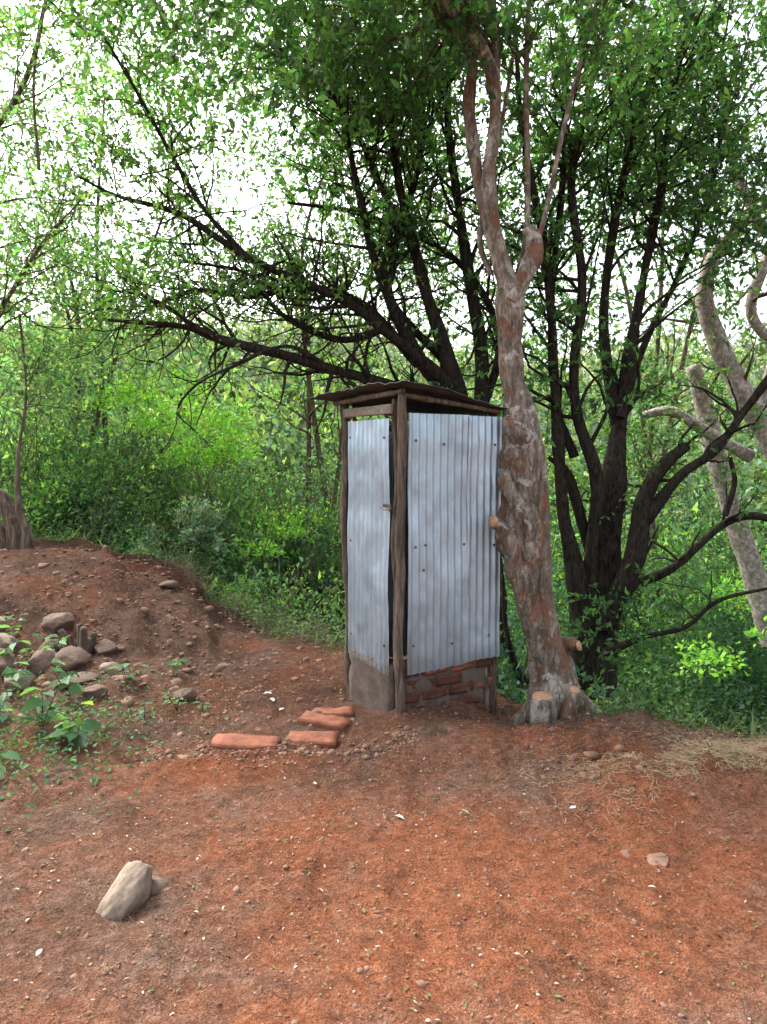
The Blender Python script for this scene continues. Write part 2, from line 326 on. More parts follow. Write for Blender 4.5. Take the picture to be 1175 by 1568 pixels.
aL=math.atan2(*(C-L)[::-1]);aR=math.atan2(*(R-C)[::-1])
mL=lerp(L,C,.5);mR=lerp(C,R,.5)
nL=np.array([(C-L)[1],-(C-L)[0]])/np.linalg.norm(C-L);nR=np.array([(R-C)[1],-(R-C)[0]])/np.linalg.norm(R-C)
PLANK=plain('plank_grey',(.16,.13,.1),(.3,.25,.2),25,.85,.4)
c_=mL+nL*.042;box('lintel_plank',(c_[0],c_[1],1.915),.56,.022,.06,aL,PLANK,shed,seed=2)
c_=mR-nR*.02;box('top_rail',(c_[0],c_[1],1.87),.66,.03,.05,aR,WOOD,shed,seed=3)
c_=mL-nL*.02;box('door_top_rail',(c_[0],c_[1],1.80),.46,.03,.04,aL,WOOD,shed,seed=4)
RC=[np.array([-.52,4.93,2.03]),np.array([.13,4.27,2.075]),np.array([.86,4.78,1.955]),np.array([.32,5.5,1.93])]
m=60;u,v=np.meshgrid(np.linspace(0,1,m),np.linspace(0,1,m));u=u.ravel()[:,None];v=v.ravel()[:,None]
Pq=(1-v)*((1-u)*RC[0]+u*RC[1])+v*((1-u)*RC[3]+u*RC[2]);Pq[:,2]+=(.004*np.sin(u*60)+.03*fbm(u*3,v*3,seed=5))[:,0]
k=(np.arange(m-1)[:,None]*m+np.arange(m-1)[None]).ravel()
r_=mk('roof_sheet',Pq,np.stack([k,k+1,k+m+1,k+m],-1),4,DARKM,parent=shed);md=r_.modifiers.new('s','SOLIDIFY');md.thickness=.005
T=Tubes()
pole([-.33,4.93,1.985],[.12,4.38,2.02],.018,8,21);pole([.10,4.40,2.0],[.78,4.78,1.92],.018,8,22);pole([-.22,5.0,1.97],[.40,5.4,1.9],.02,8,23);T.build('roof_poles',WOOD,shed)
def disc(p,nv,r,mat,name,h=.006):
    T2=Tubes();nv=np.array([nv[0],nv[1],0]);T2.add([p,p+nv*h*.6,p+nv*h],[r,r,r*.6],10);T2.build(name,mat,shed)
for t,z in [(.12,1.72),(.40,1.7),(.75,1.72),(.95,1.7),(.12,1.05),(.22,1.06),(.62,1.05),(.95,1.03),(.1,.42),(.5,.4),(.9,.42),(.2,.9)]:
    q=lerp(C,R,t)+nR*.047;disc(np.array([q[0],q[1],z]),nR,.0085,DARKM,'roof_screw')
for t,z in [(.15,1.75),(.8,1.74),(.15,1.05),(.15,.4),(.8,.4)]:
    q=lerp(L,C,t)+nL*.034;disc(np.array([q[0],q[1],z]),nL,.008,DARKM,'roof_screw')
q=lerp(L,C,.88)+nL*.045;box('latch_bar',(q[0],q[1],1.31),.09,.008,.022,aL,DARKM,shed)
T=Tubes();a=np.linspace(0,np.pi,12);T.add(np.stack([q[0]+.02+.014*np.cos(a),np.full(12,q[1]-.012),1.295-.02*np.sin(a)],-1),np.full(12,.003),6);T.build('latch_ring',DARKM,shed)
T=Tubes();T.add([[q[0]-.045,q[1]-.01,1.3],[q[0]-.02,q[1]-.02,1.285],[q[0]+.03,q[1]-.03,1.3]],[.004]*3,6);T.build('latch_wire',CUT,shed)
row=0
for z in np.arange(-.26,.30,.083):
    off=.0 if row%2 else .11
    for a in np.arange(.06-off,.72,.215):
        ln=.2
        if a+ln>.73: ln=.73-a
        if a<.03: ln-= .03-a;a=.03
        if ln<.05: continue
        c_=C+(R-C)/np.linalg.norm(R-C)*(a+ln/2)-nR*(.040+.01*rng.normal())
        box('base_brick',(c_[0],c_[1],z+rng.normal()*.005),ln,.1,.068,aR+rng.normal()*.04,BRICKD if rng.random()<.75 else BRICK,shed,seed=int(rng.integers(99)),rough=.014,nsub=4)
    row+=1
c_=mR-nR*.050;box('base_mortar',(c_[0],c_[1],0),.66,.10,.6,aR,MUD,shed,seed=8,rough=.02,nsub=14)
c_=mL-nL*.03;box('door_sill_mud',(c_[0],c_[1],.03),.5,.12,.5,aL,MUD,shed,seed=9,rough=.02,nsub=10)
# ---------------- rocks, bricks
def rock(name,p,size,mat,seed,rot=0,amp=.35,sub=4,tilt=0,parent=None):
    import bmesh
    bm=bmesh.new();bmesh.ops.create_icosphere(bm,subdivisions=sub,radius=1)
    co=np.array([v.co[:] for v in bm.verts]);q=co*1.1+seed*3.7
    r=1+amp*fbm(q[:,0],q[:,1],q[:,2],4,seed)
    rs=np.random.default_rng(seed)
    co=co*r[:,None]
    for _ in range(12):
        nv=nrm(rs.normal(size=3));dd=co@nv;lim=rs.uniform(.58,.85);co=co-np.clip(dd-lim,0,None)[:,None]*nv*.92
    co=co*(1+.06*fbm(q[:,0]*5,q[:,1]*5,q[:,2]*5,3,seed+4))[:,None]
    co=co*np.array(size)
    ct,st=math.cos(tilt),math.sin(tilt);co=co@np.array([[ct,0,st],[0,1,0],[-st,0,ct]]).T
    ca,sa=math.cos(rot),math.sin(rot);co=co@np.array([[ca,-sa,0],[sa,ca,0],[0,0,1]]).T+np.array(p)
    for v,q in zip(bm.verts,co): v.co=q
    me=bpy.data.meshes.new(name);bm.to_mesh(me);bm.free();me.materials.append(mat);me.polygons.foreach_set('use_smooth',np.ones(len(me.polygons),bool))
    o_=bpy.data.objects.new(name,me);sc.collection.objects.link(o_);o_.parent=parent;return o_
def G(x,y,dz=0): return (x,y,float(H(np.array([x]),np.array([y]))[0])+dz)
rock('boulder',G(-.95,2.48,.0),(.085,.08,.19),ROCK,3,.5,.3,5,.75)
rock('rock',G(-.87,2.56,-.015),(.07,.06,.05),RK,5,.2,.3,4)
for x,y,ang,t,ln,wd,t2 in [(-.80,4.03,-.04,.04,.38,.15,.04),(-.43,4.17,-.16,.12,.31,.14,-.05),(-.38,4.43,-.34,.05,.32,.13,.06),(-.33,4.62,.02,.05,.27,.12,-.04)]:
    box('clay_brick',G(x,y,.000),ln,wd,.055,ang,BRICK,None,(t,t2),seed=int(abs(x*100)),rough=.014,nsub=6,fq=14)
box('clay_brick',G(-2.55,4.25,.02),.26,.12,.07,.2,BRICK,seed=5)
for k,(x,y,a,b,c) in enumerate([(-2.95,5.3,.2,.16,.12),(-2.62,5.45,.18,.12,.1),(-2.3,5.2,.15,.14,.09),(-2.75,4.95,.14,.12,.12),(-2.1,4.85,.15,.11,.1),(-2.45,4.7,.12,.1,.08),(-2.9,4.75,.15,.12,.1),(-1.35,4.75,.11,.08,.05),(-1.9,4.6,.09,.08,.06),(-2.65,5.75,.17,.12,.1),(-3.2,5.6,.2,.14,.12),(-2.2,5.55,.12,.1,.08),(-2.1,6.9,.13,.1,.05),(-2.5,5.1,.14,.11,.11),(-3.05,5.0,.14,.12,.14),(-2.0,5.15,.1,.09,.07),(-2.7,4.5,.1,.09,.06)]):
    rock('rock',G(x,y,.02),(a,b,c),RK if k%5 else ROCK,20+k,k,.45,4)
SOILC=plain('soil_clod',(.115,.062,.042),(.26,.15,.105),3,.95,.3)
for x,y,a in [(1.08,2.72,.08),(.97,2.76,.055)]: rock('flat_stone',G(x,y,-.006),(a,a*.7,.014),SOILC,int(a*1000),1,.3,4)
stp=empty('cut_root_stump');T=Tubes()
bx,by,bz=G(-2.42,5.5)
for k in range(9):
    a=k*.75;e=np.array([bx+.12*math.cos(a)*(1+.5*(k%2)),by+.06*math.sin(a),bz+.12+.16*((k*37)%5)/5]);b0=np.array([bx+.03*math.cos(a),by+.03*math.sin(a),bz-.05])
    Cc=cat([b0,(b0+e)/2+[.02,0,.0],e],.02);T.add(Cc,np.linspace(.045,.022,len(Cc)),8,.3,20,k)
T.build('roots',WOOD,stp)
def scatter_rocks(name,xs,ys,sz,mat,seed,bury=.0):
    rs=np.random.default_rng(seed);t=(1+5**.5)/2
    iv=nrm(np.array([(-1,t,0),(1,t,0),(-1,-t,0),(1,-t,0),(0,-1,t),(0,1,t),(0,-1,-t),(0,1,-t),(t,0,-1),(t,0,1),(-t,0,-1),(-t,0,1)],float))
    fi=np.array([(0,11,5),(0,5,1),(0,1,7),(0,7,10),(0,10,11),(1,5,9),(5,11,4),(11,10,2),(10,7,6),(7,1,8),(3,9,4),(3,4,2),(3,2,6),(3,6,8),(3,8,9),(4,9,5),(2,4,11),(6,2,10),(8,6,7),(9,8,1)])
    m=len(xs);V=iv[None]*rs.uniform(.6,1.3,(m,12,1))*(sz[:,None,None]*rs.uniform(.6,1.3,(m,1,3))*np.array([1,1,.6]))
    V=V+np.stack([xs,ys,H(xs,ys)+sz*bury],-1)[:,None]
    mk(name,V.reshape(-1,3),(fi[None]+np.arange(m)[:,None,None]*12).reshape(-1),3,mat,smooth=False)
m=13000;ys=1.6+rng.random(m)**.8*4.2;xs=rng.uniform(-.62,.6,m)*ys*1.05
k=(edge(xs)>ys)&(fbm(xs*1.5,ys*1.5,seed=71)+rng.normal(size=m)*.2>-.0);xs,ys=xs[k],ys[k];m=len(xs)
scatter_rocks('soil_clods',xs,ys,np.clip(rng.lognormal(-5.5,.55,m),.0015,.028),SOILC,1,-.1)
m=900;ys=1.6+rng.random(m)*3.6;xs=rng.uniform(-.62,.6,m)*ys;scatter_rocks('pale_grit',xs,ys,np.clip(rng.lognormal(-5.7,.4,m),.002,.01),ROCK,9)
m=4000;xs=rng.normal(-2.1,1.,m);ys=rng.uniform(4.2,8.2,m);k=edge(xs)+.1>ys;xs,ys=xs[k],ys[k];m=len(xs);scatter_rocks('mound_clods',xs,ys,np.clip(rng.lognormal(-4.5,.6,m),.004,.07),SOILC,2,-.1)
m=1800;xs=np.concatenate([rng.uniform(-1.4,.2,900),rng.uniform(.7,2.1,900)]);ys=np.concatenate([rng.normal(3.88,.12,900),rng.normal(3.6,.25,900)]);scatter_rocks('soil_crumbs',xs,ys,np.clip(rng.lognormal(-4.8,.5,m),.004,.035),SOILC,3)
LL=Leaves();m=2600;ys=1.7+rng.random(m)*3.6;xs=rng.uniform(-.6,.6,m)*ys
d=rng.normal(size=(m,3));d[:,2]*=.15
cc=np.where(rng.random((m,1))<.2,np.array([[.10,.15,.04]]),np.where(rng.random((m,1))<.2,np.array([[.34,.28,.21]]),np.array([[.16,.09,.05]])))
LL.add(np.stack([xs,ys,H(xs,ys)+.006],-1),d,rng.uniform(.008,.026,m),rng.uniform(.004,.011,m),cc)
for x,y,l in [(.05,3.02,.05),(.38,3.05,.055),(-1.12,2.18,.035),(.85,3.15,.05),(1.0,2.5,.03),(-.75,4.75,.08),(-.85,4.9,.07),(-.35,3.4,.03),(-.7,4.65,.05)]:
    LL.add(np.array([[x,y,G(x,y)[2]+.012]]),np.array([[rng.normal(),rng.normal(),.2]]),l,l*.45,np.array([.5,.5,.45]) if x not in(.38,) else np.array([.25,.32,.18]))
LL.build('leaf_litter',leafmat('dry_leaf',.15,(1,1,1)),True,.15)
ST=Tubes();dump=Leaves()
m=6500;P0=np.stack([rng.normal(1.75,.38,m),rng.normal(3.35,.2,m)],-1);P0=np.column_stack([P0,H(P0[:,0],P0[:,1])+.008])
k=(edge(P0[:,0])+.25>P0[:,1])&(fbm(P0[:,0]*3,P0[:,1]*3,seed=99)>-.15);P0=P0[k];m=len(P0)
d=rng.normal(size=(m,3))*np.array([1,.8,.1]);sprays(ST,dump,P0,d,rng.uniform(.02,.09,m),0,.01,(.4,.3,.2),.05,.0014)
ST.build('straw',simplebark('straw',(.2,.15,.085),(.44,.35,.22)))
TW=Tubes();m=700;ys=rng.uniform(1.8,5,m);xs=rng.uniform(-.6,.6,m)*ys;P0=np.stack([xs,ys,H(xs,ys)+.006],-1)
sprays(TW,dump,P0,rng.normal(size=(m,3))*np.array([1,1,.05]),rng.uniform(.03,.12,m),0,.01,(.3,.2,.1),.02,.0015)
m=600;xs=rng.uniform(.6,1.6,m);ys=rng.normal(4.0,.3,m);P0=np.stack([xs,ys,H(xs,ys)+.01],-1);sprays(TW,dump,P0,rng.normal(size=(m,3))*np.array([1,1,.2]),rng.uniform(.04,.14,m),0,.01,(.3,.2,.1),.02,.002)
TW.build('fallen_twigs',SW)
# ---------------- trees
def limb(T,pts,k=10,nz=.15,step=.05,seed=0,fr=9):
    P_=np.array([[*S(a,b,c),r] for a,b,c,r in pts]);Cc=cat(P_,step);T.add(Cc[:,:3],np.maximum(Cc[:,3],.003),k,nz,fr,seed);return Cc
def grow(T,Cc,n,Lr,up=.25,t0=.25,thin=.45,depthbias=0.):
    out=[]
    for _ in range(n):
        i=int(rng.uniform(t0,1)*(len(Cc)-1));p=Cc[i,:3];r=Cc[i,3]
        tg=nrm(Cc[min(i+1,len(Cc)-1),:3]-Cc[max(i-1,0),:3])
        d=nrm(tg*.55+nrm(rng.normal(size=3))*.85+np.array([0,depthbias,up]));Ln=rng.uniform(.5,1.1)*Lr
        m=7;q=[p];dd=d.copy()
        for j in range(m-1):
            dd=nrm(dd+rng.normal(size=3)*.2+np.array([0,0,.04]));q.append(q[-1]+dd*Ln/(m-1))
        q=np.array(q);rr=np.linspace(min(r*thin,.022),.0035,m);T.add(q,rr,5);out.append(np.column_stack([q,rr]))
    return out
def leafon(T,LV,brs,ns,ll,col,L=.35,nl=14,t0=.15,droop=.25,spread=.8):
    if not brs:return
    A=[];D=[]
    for q in brs:
        t=rng.uniform(t0,1,ns)*(len(q)-1);i=np.minimum(t.astype(int),len(q)-2);f=(t-i)[:,None]
        A.append(q[i,:3]*(1-f)+q[i+1,:3]*f);D.append(nrm(q[i+1,:3]-q[i,:3])*.5+nrm(rng.normal(size=(ns,3)))*spread)
    A=np.vstack(A);D=np.vstack(D)+np.array([0,0,.15]);sprays(T,LV,A,D,L*rng.uniform(.6,1.3,len(A)),nl,ll,col,droop)
def cloud(T,LV,lst,ll,col,L=.4,nl=14,gap=.1,droop=.3,fr=1.1):
    for u,v,d,ru,rv,rd,n in lst:
        c=S(u,v,d);k=d/F;q=nrm(rng.normal(size=(n,3)))*rng.random((n,1))**.4*np.array([ru*k,rd,rv*k])+c
        keep=fbm(q[:,0]*fr,q[:,1]*fr,q[:,2]*fr,3,77)>gap-.1;q=q[keep]
        dd=nrm(rng.normal(size=q.shape))+nrm(q-c)*.4;sprays(T,LV,q,dd,L*rng.uniform(.6,1.3,len(q)),nl,ll,col,droop)
tA=empty('shade_tree');T=Tubes();LA=Leaves();TT=Tubes()
trunk=[(852,1110,4.75,.19),(846,1050,4.75,.15),(833,980,4.75,.13),(815,905,4.75,.125),(802,840,4.75,.14),(797,770,4.76,.12),(798,700,4.78,.125),(797,640,4.8,.1),(786,590,4.8,.078),(782,530,4.8,.07),(782,470,4.8,.078),(780,425,4.8,.075)]
limb(T,trunk,48,.38,.012,1,14)
limb(T,[(880,1105,4.7,.09),(862,1040,4.66,.075),(843,970,4.66,.062),(833,890,4.67,.058),(831,800,4.68,.055),(827,720,4.7,.052),(815,650,4.75,.045),(800,590,4.8,.03)],24,.25,.015,2,16)
limb(T,[(815,960,4.7,.05),(795,890,4.66,.06),(783,835,4.64,.06),(772,812,4.6,.045),(757,800,4.56,.042)],24,.3,.015,3,16)
limb(T,[(775,640,4.72,.03),(790,660,4.68,.06),(812,690,4.68,.07),(800,760,4.68,.07),(790,830,4.68,.05)],24,.35,.015,4,16)
limb(T,[(770,720,4.72,.02),(778,745,4.66,.05),(800,790,4.62,.055),(812,850,4.64,.05),(820,930,4.68,.03)],24,.35,.015,44,16)
limb(T,[(850,1000,4.75,.05),(870,985,4.7,.045),(884,990,4.66,.036)],12,.25,.02,5,16)
limb(T,[(850,1050,4.7,.08),(875,1075,4.66,.07),(900,1110,4.6,.06)],14,.35,.02,6,16)
limb(T,[(840,1060,4.7,.07),(800,1100,4.7,.05),(765,1125,4.75,.03)],12,.35,.02,7,16)
limb(T,[(870,1060,4.8,.07),(920,1100,4.75,.05),(960,1130,4.7,.03)],12,.35,.02,70,16)
limb(T,[(834,1125,4.5,.09),(832,1090,4.5,.085),(831,1070,4.5,.078)],24,.2,.015,8,16)
limb(T,[(866,1125,4.5,.07),(874,1085,4.5,.055),(880,1058,4.5,.045)],12,.3,.02,9,16)
a1=limb(T,[(780,440,4.8,.07),(768,395,4.8,.055),(753,340,4.8,.05),(748,270,4.8,.045),(757,200,4.8,.042),(757,130,4.8,.042),(738,75,4.75,.045),(695,15,4.6,.045),(640,-70,4.4,.04),(560,-200,4.2,.03)],24,.3,.02,10,14)
a2=limb(T,[(765,400,4.85,.05),(742,320,4.88,.042),(728,240,4.9,.04),(718,160,4.95,.036),(722,90,5,.034),(690,50,5.1,.03),(640,-20,5.2,.025),(600,-150,5.3,.02)],14,.3,.02,11,14)
limb(T,[(783,460,4.75,.05),(800,430,4.73,.055),(817,395,4.73,.05),(816,362,4.73,.05),(804,350,4.73,.035)],24,.45,.012,12,16)
a3=limb(T,[(790,440,4.85,.03),(806,360,4.85,.02),(808,250,4.85,.019),(806,120,4.85,.018),(812,-40,4.8,.016)],8,.1,.05,13)
a4=limb(T,[(800,430,4.8,.025),(832,340,4.8,.017),(858,220,4.8,.015),(885,110,4.8,.014),(915,0,4.7,.013),(940,-100,4.6,.01)],8,.1,.05,14)
a5=limb(T,[(752,420,4.9,.02),(735,370,4.9,.018),(745,300,4.9,.016),(770,180,4.95,.014),(790,60,5,.012)],6,.1,.05,15)
a6=limb(T,[(757,150,4.8,.035),(760,60,4.85,.03),(745,-50,4.8,.025)],10,.15,.05,16)
br=[]
for a,n_,l_ in ((a1[len(a1)//2:],18,.9),(a2[len(a2)//3:],14,.9),(a3[len(a3)//2:],6,.5),(a4[len(a4)//2:],8,.6),(a6,6,.7)): br+=grow(TT,a,n_,l_,.1,.1)
GA=(.052,.132,.042)
leafon(TT,LA,br,7,.066,GA,.36,12)
cloud(TT,LA,[(430,-60,4.6,260,160,.8,360),(700,-40,4.8,230,140,.9,300),(900,-20,4.9,160,120,.8,220),(560,90,5.4,200,110,.7,260),(480,60,5.8,180,90,.6,160),(300,20,5.6,200,80,.7,150)],.066,GA,.36,12,-.0)
T.build('trunk',BARK,tA);TT.build('twigs',SW,tA)
def cutdisc(u,v,d,r,nv,name='cut_face'):
    p=S(u,v,d);t2=Tubes();nv=nrm(np.array(nv,float));t2.add([p-nv*.01,p+nv*.004,p+nv*.009],[r,r,r*.93],20,.1,20,3);t2.build(name,CUT,tA)
cutdisc(755,799,4.545,.04,(-.8,-.55,.15));cutdisc(887,989,4.65,.034,(.8,-.4,.3));cutdisc(831,1069,4.5,.07,(0,-.3,1));cutdisc(880,1057,4.49,.035,(0.2,-.5,1))
LA.build('foliage',LEAF,True,parent=tA)
# --- tree B dark multistem
tB=empty('multi_stem_tree');T=Tubes();LB=Leaves();d=5.9
stems=[[(905,1060,d,.16),(893,960,d,.13),(878,870,d,.08),(862,780,d,.06),(852,640,d,.045),(846,500,d,.035),(830,360,d,.03),(800,200,d,.025),(790,50,d,.015)],
[(915,1060,6,.16),(925,900,6,.13),(938,760,6,.1),(950,640,6.1,.06),(965,540,6.1,.05),(985,430,6.2,.04),(1010,300,6.2,.035),(1030,150,6.2,.025),(1060,20,6.2,.02)],
[(900,960,d,.08),(905,850,d,.065),(915,740,d,.055),(885,640,d,.045),(880,560,d,.04),(892,430,d,.035),(875,280,d,.03),(905,150,d,.02)],
[(925,960,5.8,.1),(970,860,5.7,.08),(990,760,5.7,.07),(1015,715,5.7,.055),(1052,682,5.7,.04)],
[(985,800,5.7,.06),(1040,730,5.6,.04),(1095,690,5.6,.035),(1140,630,5.6,.03),(1185,570,5.5,.03)],
[(925,1000,5.6,.04),(990,975,5.5,.02),(1050,960,5.4,.017),(1100,920,5.3,.014),(1180,900,5.2,.01)],
[(960,900,5.9,.05),(1030,870,5.8,.035),(1105,805,5.8,.035),(1150,790,5.8,.03),(1200,800,5.7,.03)],
[(880,700,6,.04),(850,610,6,.035),(845,450,6.1,.03),(860,300,6.1,.025),(870,100,6.1,.02)],
[(945,650,6.1,.05),(925,500,6.2,.04),(940,350,6.2,.035),(965,230,6.2,.03),(1000,110,6.2,.025),(1045,0,6.2,.022)],
[(905,850,6,.05),(870,730,6,.045),(840,700,6,.02)],
[(950,640,6,.04),(990,520,6.2,.03),(1040,420,6.3,.025),(1090,280,6.4,.02),(1120,120,6.5,.015)],
[(850,1040,5.6,.04),(800,1040,5.5,.035),(775,960,5.5,.02),(770,880,5.5,.015)],
[(1110,790,5.8,.025),(1125,740,5.8,.02),(1118,700,5.8,.015)]]
lb=[limb(T,s_,14,.3,.04,30+k,8) for k,s_ in enumerate(stems)]
br=[]
for k in (0,1,2,7,8,10): br+=grow(T,lb[k],22,1.1,.3,.35)
br2=grow(T,lb[4],8,.6,.2,.2)+grow(T,lb[6],8,.6,.2,.2)+grow(T,lb[5],6,.5,.1,.2)+grow(T,lb[3],5,.5,.2,.3)
GB=(.052,.127,.042)
leafon(T,LB,br,6,.07,GB,.4,11);leafon(T,LB,br2,3,.06,(.065,.15,.04),.3,9)
cloud(T,LB,[(900,150,6.3,200,160,.9,310),(1060,90,6,180,170,.9,320),(1040,330,6.4,150,130,.8,230),(880,340,6.3,110,140,.7,140),(1130,220,5.6,120,150,.7,210),(1000,520,6.3,100,80,.6,110),(930,940,5.5,70,60,.4,60),(1010,640,6.6,90,70,.6,70),(960,240,6.6,150,100,.6,100)],.07,GB,.38,11,.01)
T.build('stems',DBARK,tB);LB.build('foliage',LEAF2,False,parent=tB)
# --- tree C behind shed
tC=empty('spreading_tree');T=Tubes();LC=Leaves();d=5.9
cs=[[(760,1010,6.3,.14),(745,850,6.3,.13),(725,700,6.2,.11),(705,620,6.1,.1),(690,560,6,.07),(665,490,6,.055),(640,400,6,.045),(615,300,6,.035),(598,180,6,.03),(590,50,6,.02)],
[(705,620,6.1,.08),(650,560,6,.06),(610,490,5.9,.05),(575,400,5.9,.035),(550,300,5.9,.03),(530,200,5.9,.022),(500,60,5.9,.016)],
[(720,680,6.1,.07),(660,620,5.9,.06),(590,588,5.7,.05),(510,566,5.6,.045),(440,545,5.5,.04),(345,522,5.4,.035),(290,502,5.4,.022),(230,495,5.4,.018),(165,490,5.4,.012)],
[(690,590,6,.06),(620,530,5.9,.05),(540,468,5.8,.042),(460,430,5.8,.035),(385,398,5.7,.032),(335,365,5.7,.026),(270,325,5.7,.022),(180,300,5.7,.014),(120,270,5.7,.01)],
[(640,560,6,.04),(560,470,6,.035),(470,440,6,.03),(380,455,6,.022),(300,445,6,.018),(210,480,6,.01)],
[(730,680,6.2,.08),(738,560,6.2,.06),(720,430,6.2,.05),(700,300,6.2,.04),(685,160,6.2,.03),(700,0,6.2,.02)],
[(385,398,5.7,.022),(320,330,5.7,.02),(270,250,5.7,.018),(215,150,5.7,.014),(150,40,5.7,.01)],
[(640,400,6,.03),(590,300,6,.028),(540,190,6,.022),(480,110,6,.016),(420,40,6,.01)],
[(345,522,5.4,.02),(300,500,5.3,.018),(270,480,5.3,.014),(200,440,5.2,.01)],
[(690,560,6.1,.05),(600,460,6.2,.035),(610,360,6.2,.03),(640,260,6.2,.025),(650,120,6.2,.02)],
[(510,566,5.6,.02),(440,530,5.4,.016),(360,560,5.3,.013),(300,590,5.2,.01),(272,630,5.2,.007),(300,660,5.1,.004)],
[(730,650,6.2,.05),(765,520,6.3,.04),(700,400,6.3,.03),(560,330,6.3,.022),(440,310,6.3,.014)],
[(600,500,6,.04),(520,520,6,.028),(430,480,6,.02),(380,420,6,.014),(280,400,6,.01)]]
lc=[limb(T,s_,10,.25,.05,60+k,8) for k,s_ in enumerate(cs)]
br=[]
for k in (0,1,5,7,9): br+=grow(T,lc[k],18,.9,.3,.35)
brl=[]
for k in (3,4,6,11,12,8): brl+=grow(T,lc[k],18,.8,.2,.2)
bare=[]
for k in (2,3,4,1,9,12): bare+=grow(T,lc[k],18,.7,.1,.15,.35)
bb=[]
for q in bare: bb+=grow(T,q,4,.4,.0,.2,.5)
hang=grow(T,lc[2],18,.6,-.6,.3)+grow(T,lc[10],6,.4,-.4,.2)
leafon(T,LC,br,7,.066,(.056,.135,.042),.36,11);leafon(T,LC,brl,6,.058,(.072,.16,.046),.32,10)
leafon(T,LC,bare,1,.05,(.085,.17,.045),.25,6);leafon(T,LC,hang,2,.045,(.085,.17,.045),.22,6)
cloud(T,LC,[(560,200,6.6,170,130,.8,220),(330,130,6.8,200,140,.9,320),(140,90,6.6,170,110,.9,250),(480,330,7.2,150,70,.7,120),(640,330,7,90,150,.7,130),(230,240,7.2,180,90,.7,180),(420,230,7.4,140,80,.7,110)],.065,(.07,.16,.05),.36,11,-.0)
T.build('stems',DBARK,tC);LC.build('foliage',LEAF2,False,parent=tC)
# --- tree D pale right
tD=empty('pale_trunk_tree');T=Tubes();LD=Leaves();TT=Tubes()
ds=[[(1190,980,7.5,.16),(1150,870,7.5,.13),(1118,770,7.5,.11),(1090,670,7.5,.1),(1073,600,7.5,.08),(1062,560,7.5,.07)],
[(1240,800,7,.15),(1180,670,7,.12),(1130,590,7,.1),(1098,520,7,.09),(1078,460,7,.08),(1090,400,7,.06),(1130,350,7,.05),(1190,300,7,.045)],
[(1160,640,7,.07),(1185,540,7,.06),(1150,470,7,.05),(1195,340,7,.05),(1210,200,7,.045)],
[(1150,700,7.2,.06),(1080,660,7.2,.055),(1030,630,7.2,.05),(985,635,7.3,.03)],
[(1170,360,7,.05),(1120,240,7,.04),(1100,120,7,.03),(1060,0,7,.02)]]
ld=[limb(T,s_,16,.22,.05,90+k,6) for k,s_ in enumerate(ds)]
br=[]
for k in (1,2,4): br+=grow(TT,ld[k],12,1.0,.2,.4)
leafon(TT,LD,br,5,.068,(.08,.17,.05),.4,11)
cloud(TT,LD,[(1150,60,7.4,130,130,.8,210),(1150,400,8,90,90,.6,50),(1080,600,8.2,110,70,.6,50)],.068,(.08,.17,.05),.4,11,.03)
T.build('trunk',PBARK,tD);TT.build('twigs',SW,tD);LD.build('foliage',LEAF2,False,parent=tD)
# --- tree E left edge
tE=empty('gnarled_tree');T=Tubes();LE=Leaves();TT=Tubes()
es=[[(30,885,8,.16),(28,850,8,.14),(22,805,8,.11),(2,765,8,.09),(-60,720,8,.08)],[(10,870,8,.1),(-5,810,8,.08),(-40,780,8,.06)],[(40,870,7.9,.08),(42,820,7.9,.05),(30,780,7.9,.04),(28,700,8,.02),(40,600,8.1,.015),(30,480,8.2,.01)],
[(-60,720,8,.08),(-80,450,8,.06),(-30,250,7.5,.03),(40,120,7,.02),(70,0,6.8,.015)],[(-60,600,8,.06),(0,480,8,.03),(60,380,8,.02),(130,300,8,.01)],[(60,260,6.4,.015),(52,120,6.4,.012),(75,-20,6.4,.012)],
[(30,860,8,.06),(60,850,7.8,.04),(80,880,7.7,.03)]]
le=[limb(T,s_,16,.4,.04,120+k,8) for k,s_ in enumerate(es)]
br=grow(TT,le[3],20,1.2,.2,.3)+grow(TT,le[4],22,1.1,.1,.2)+grow(TT,le[2],10,.6,.2,.5)
leafon(TT,LE,br,7,.068,(.1,.2,.095),.42,12)
cloud(TT,LE,[(30,560,9,120,80,.8,200),(60,400,8.5,140,70,.8,210),(20,200,7.4,120,80,.8,170),(180,520,9.5,110,70,.7,150),(60,660,9.2,110,60,.6,120),(90,120,7.6,130,110,.8,170)],.068,(.1,.2,.095),.4,12,-.02)
T.build('trunk',WOOD,tE);TT.build('twigs',SW,tE);LE.build('foliage',LEAF2,False,parent=tE)
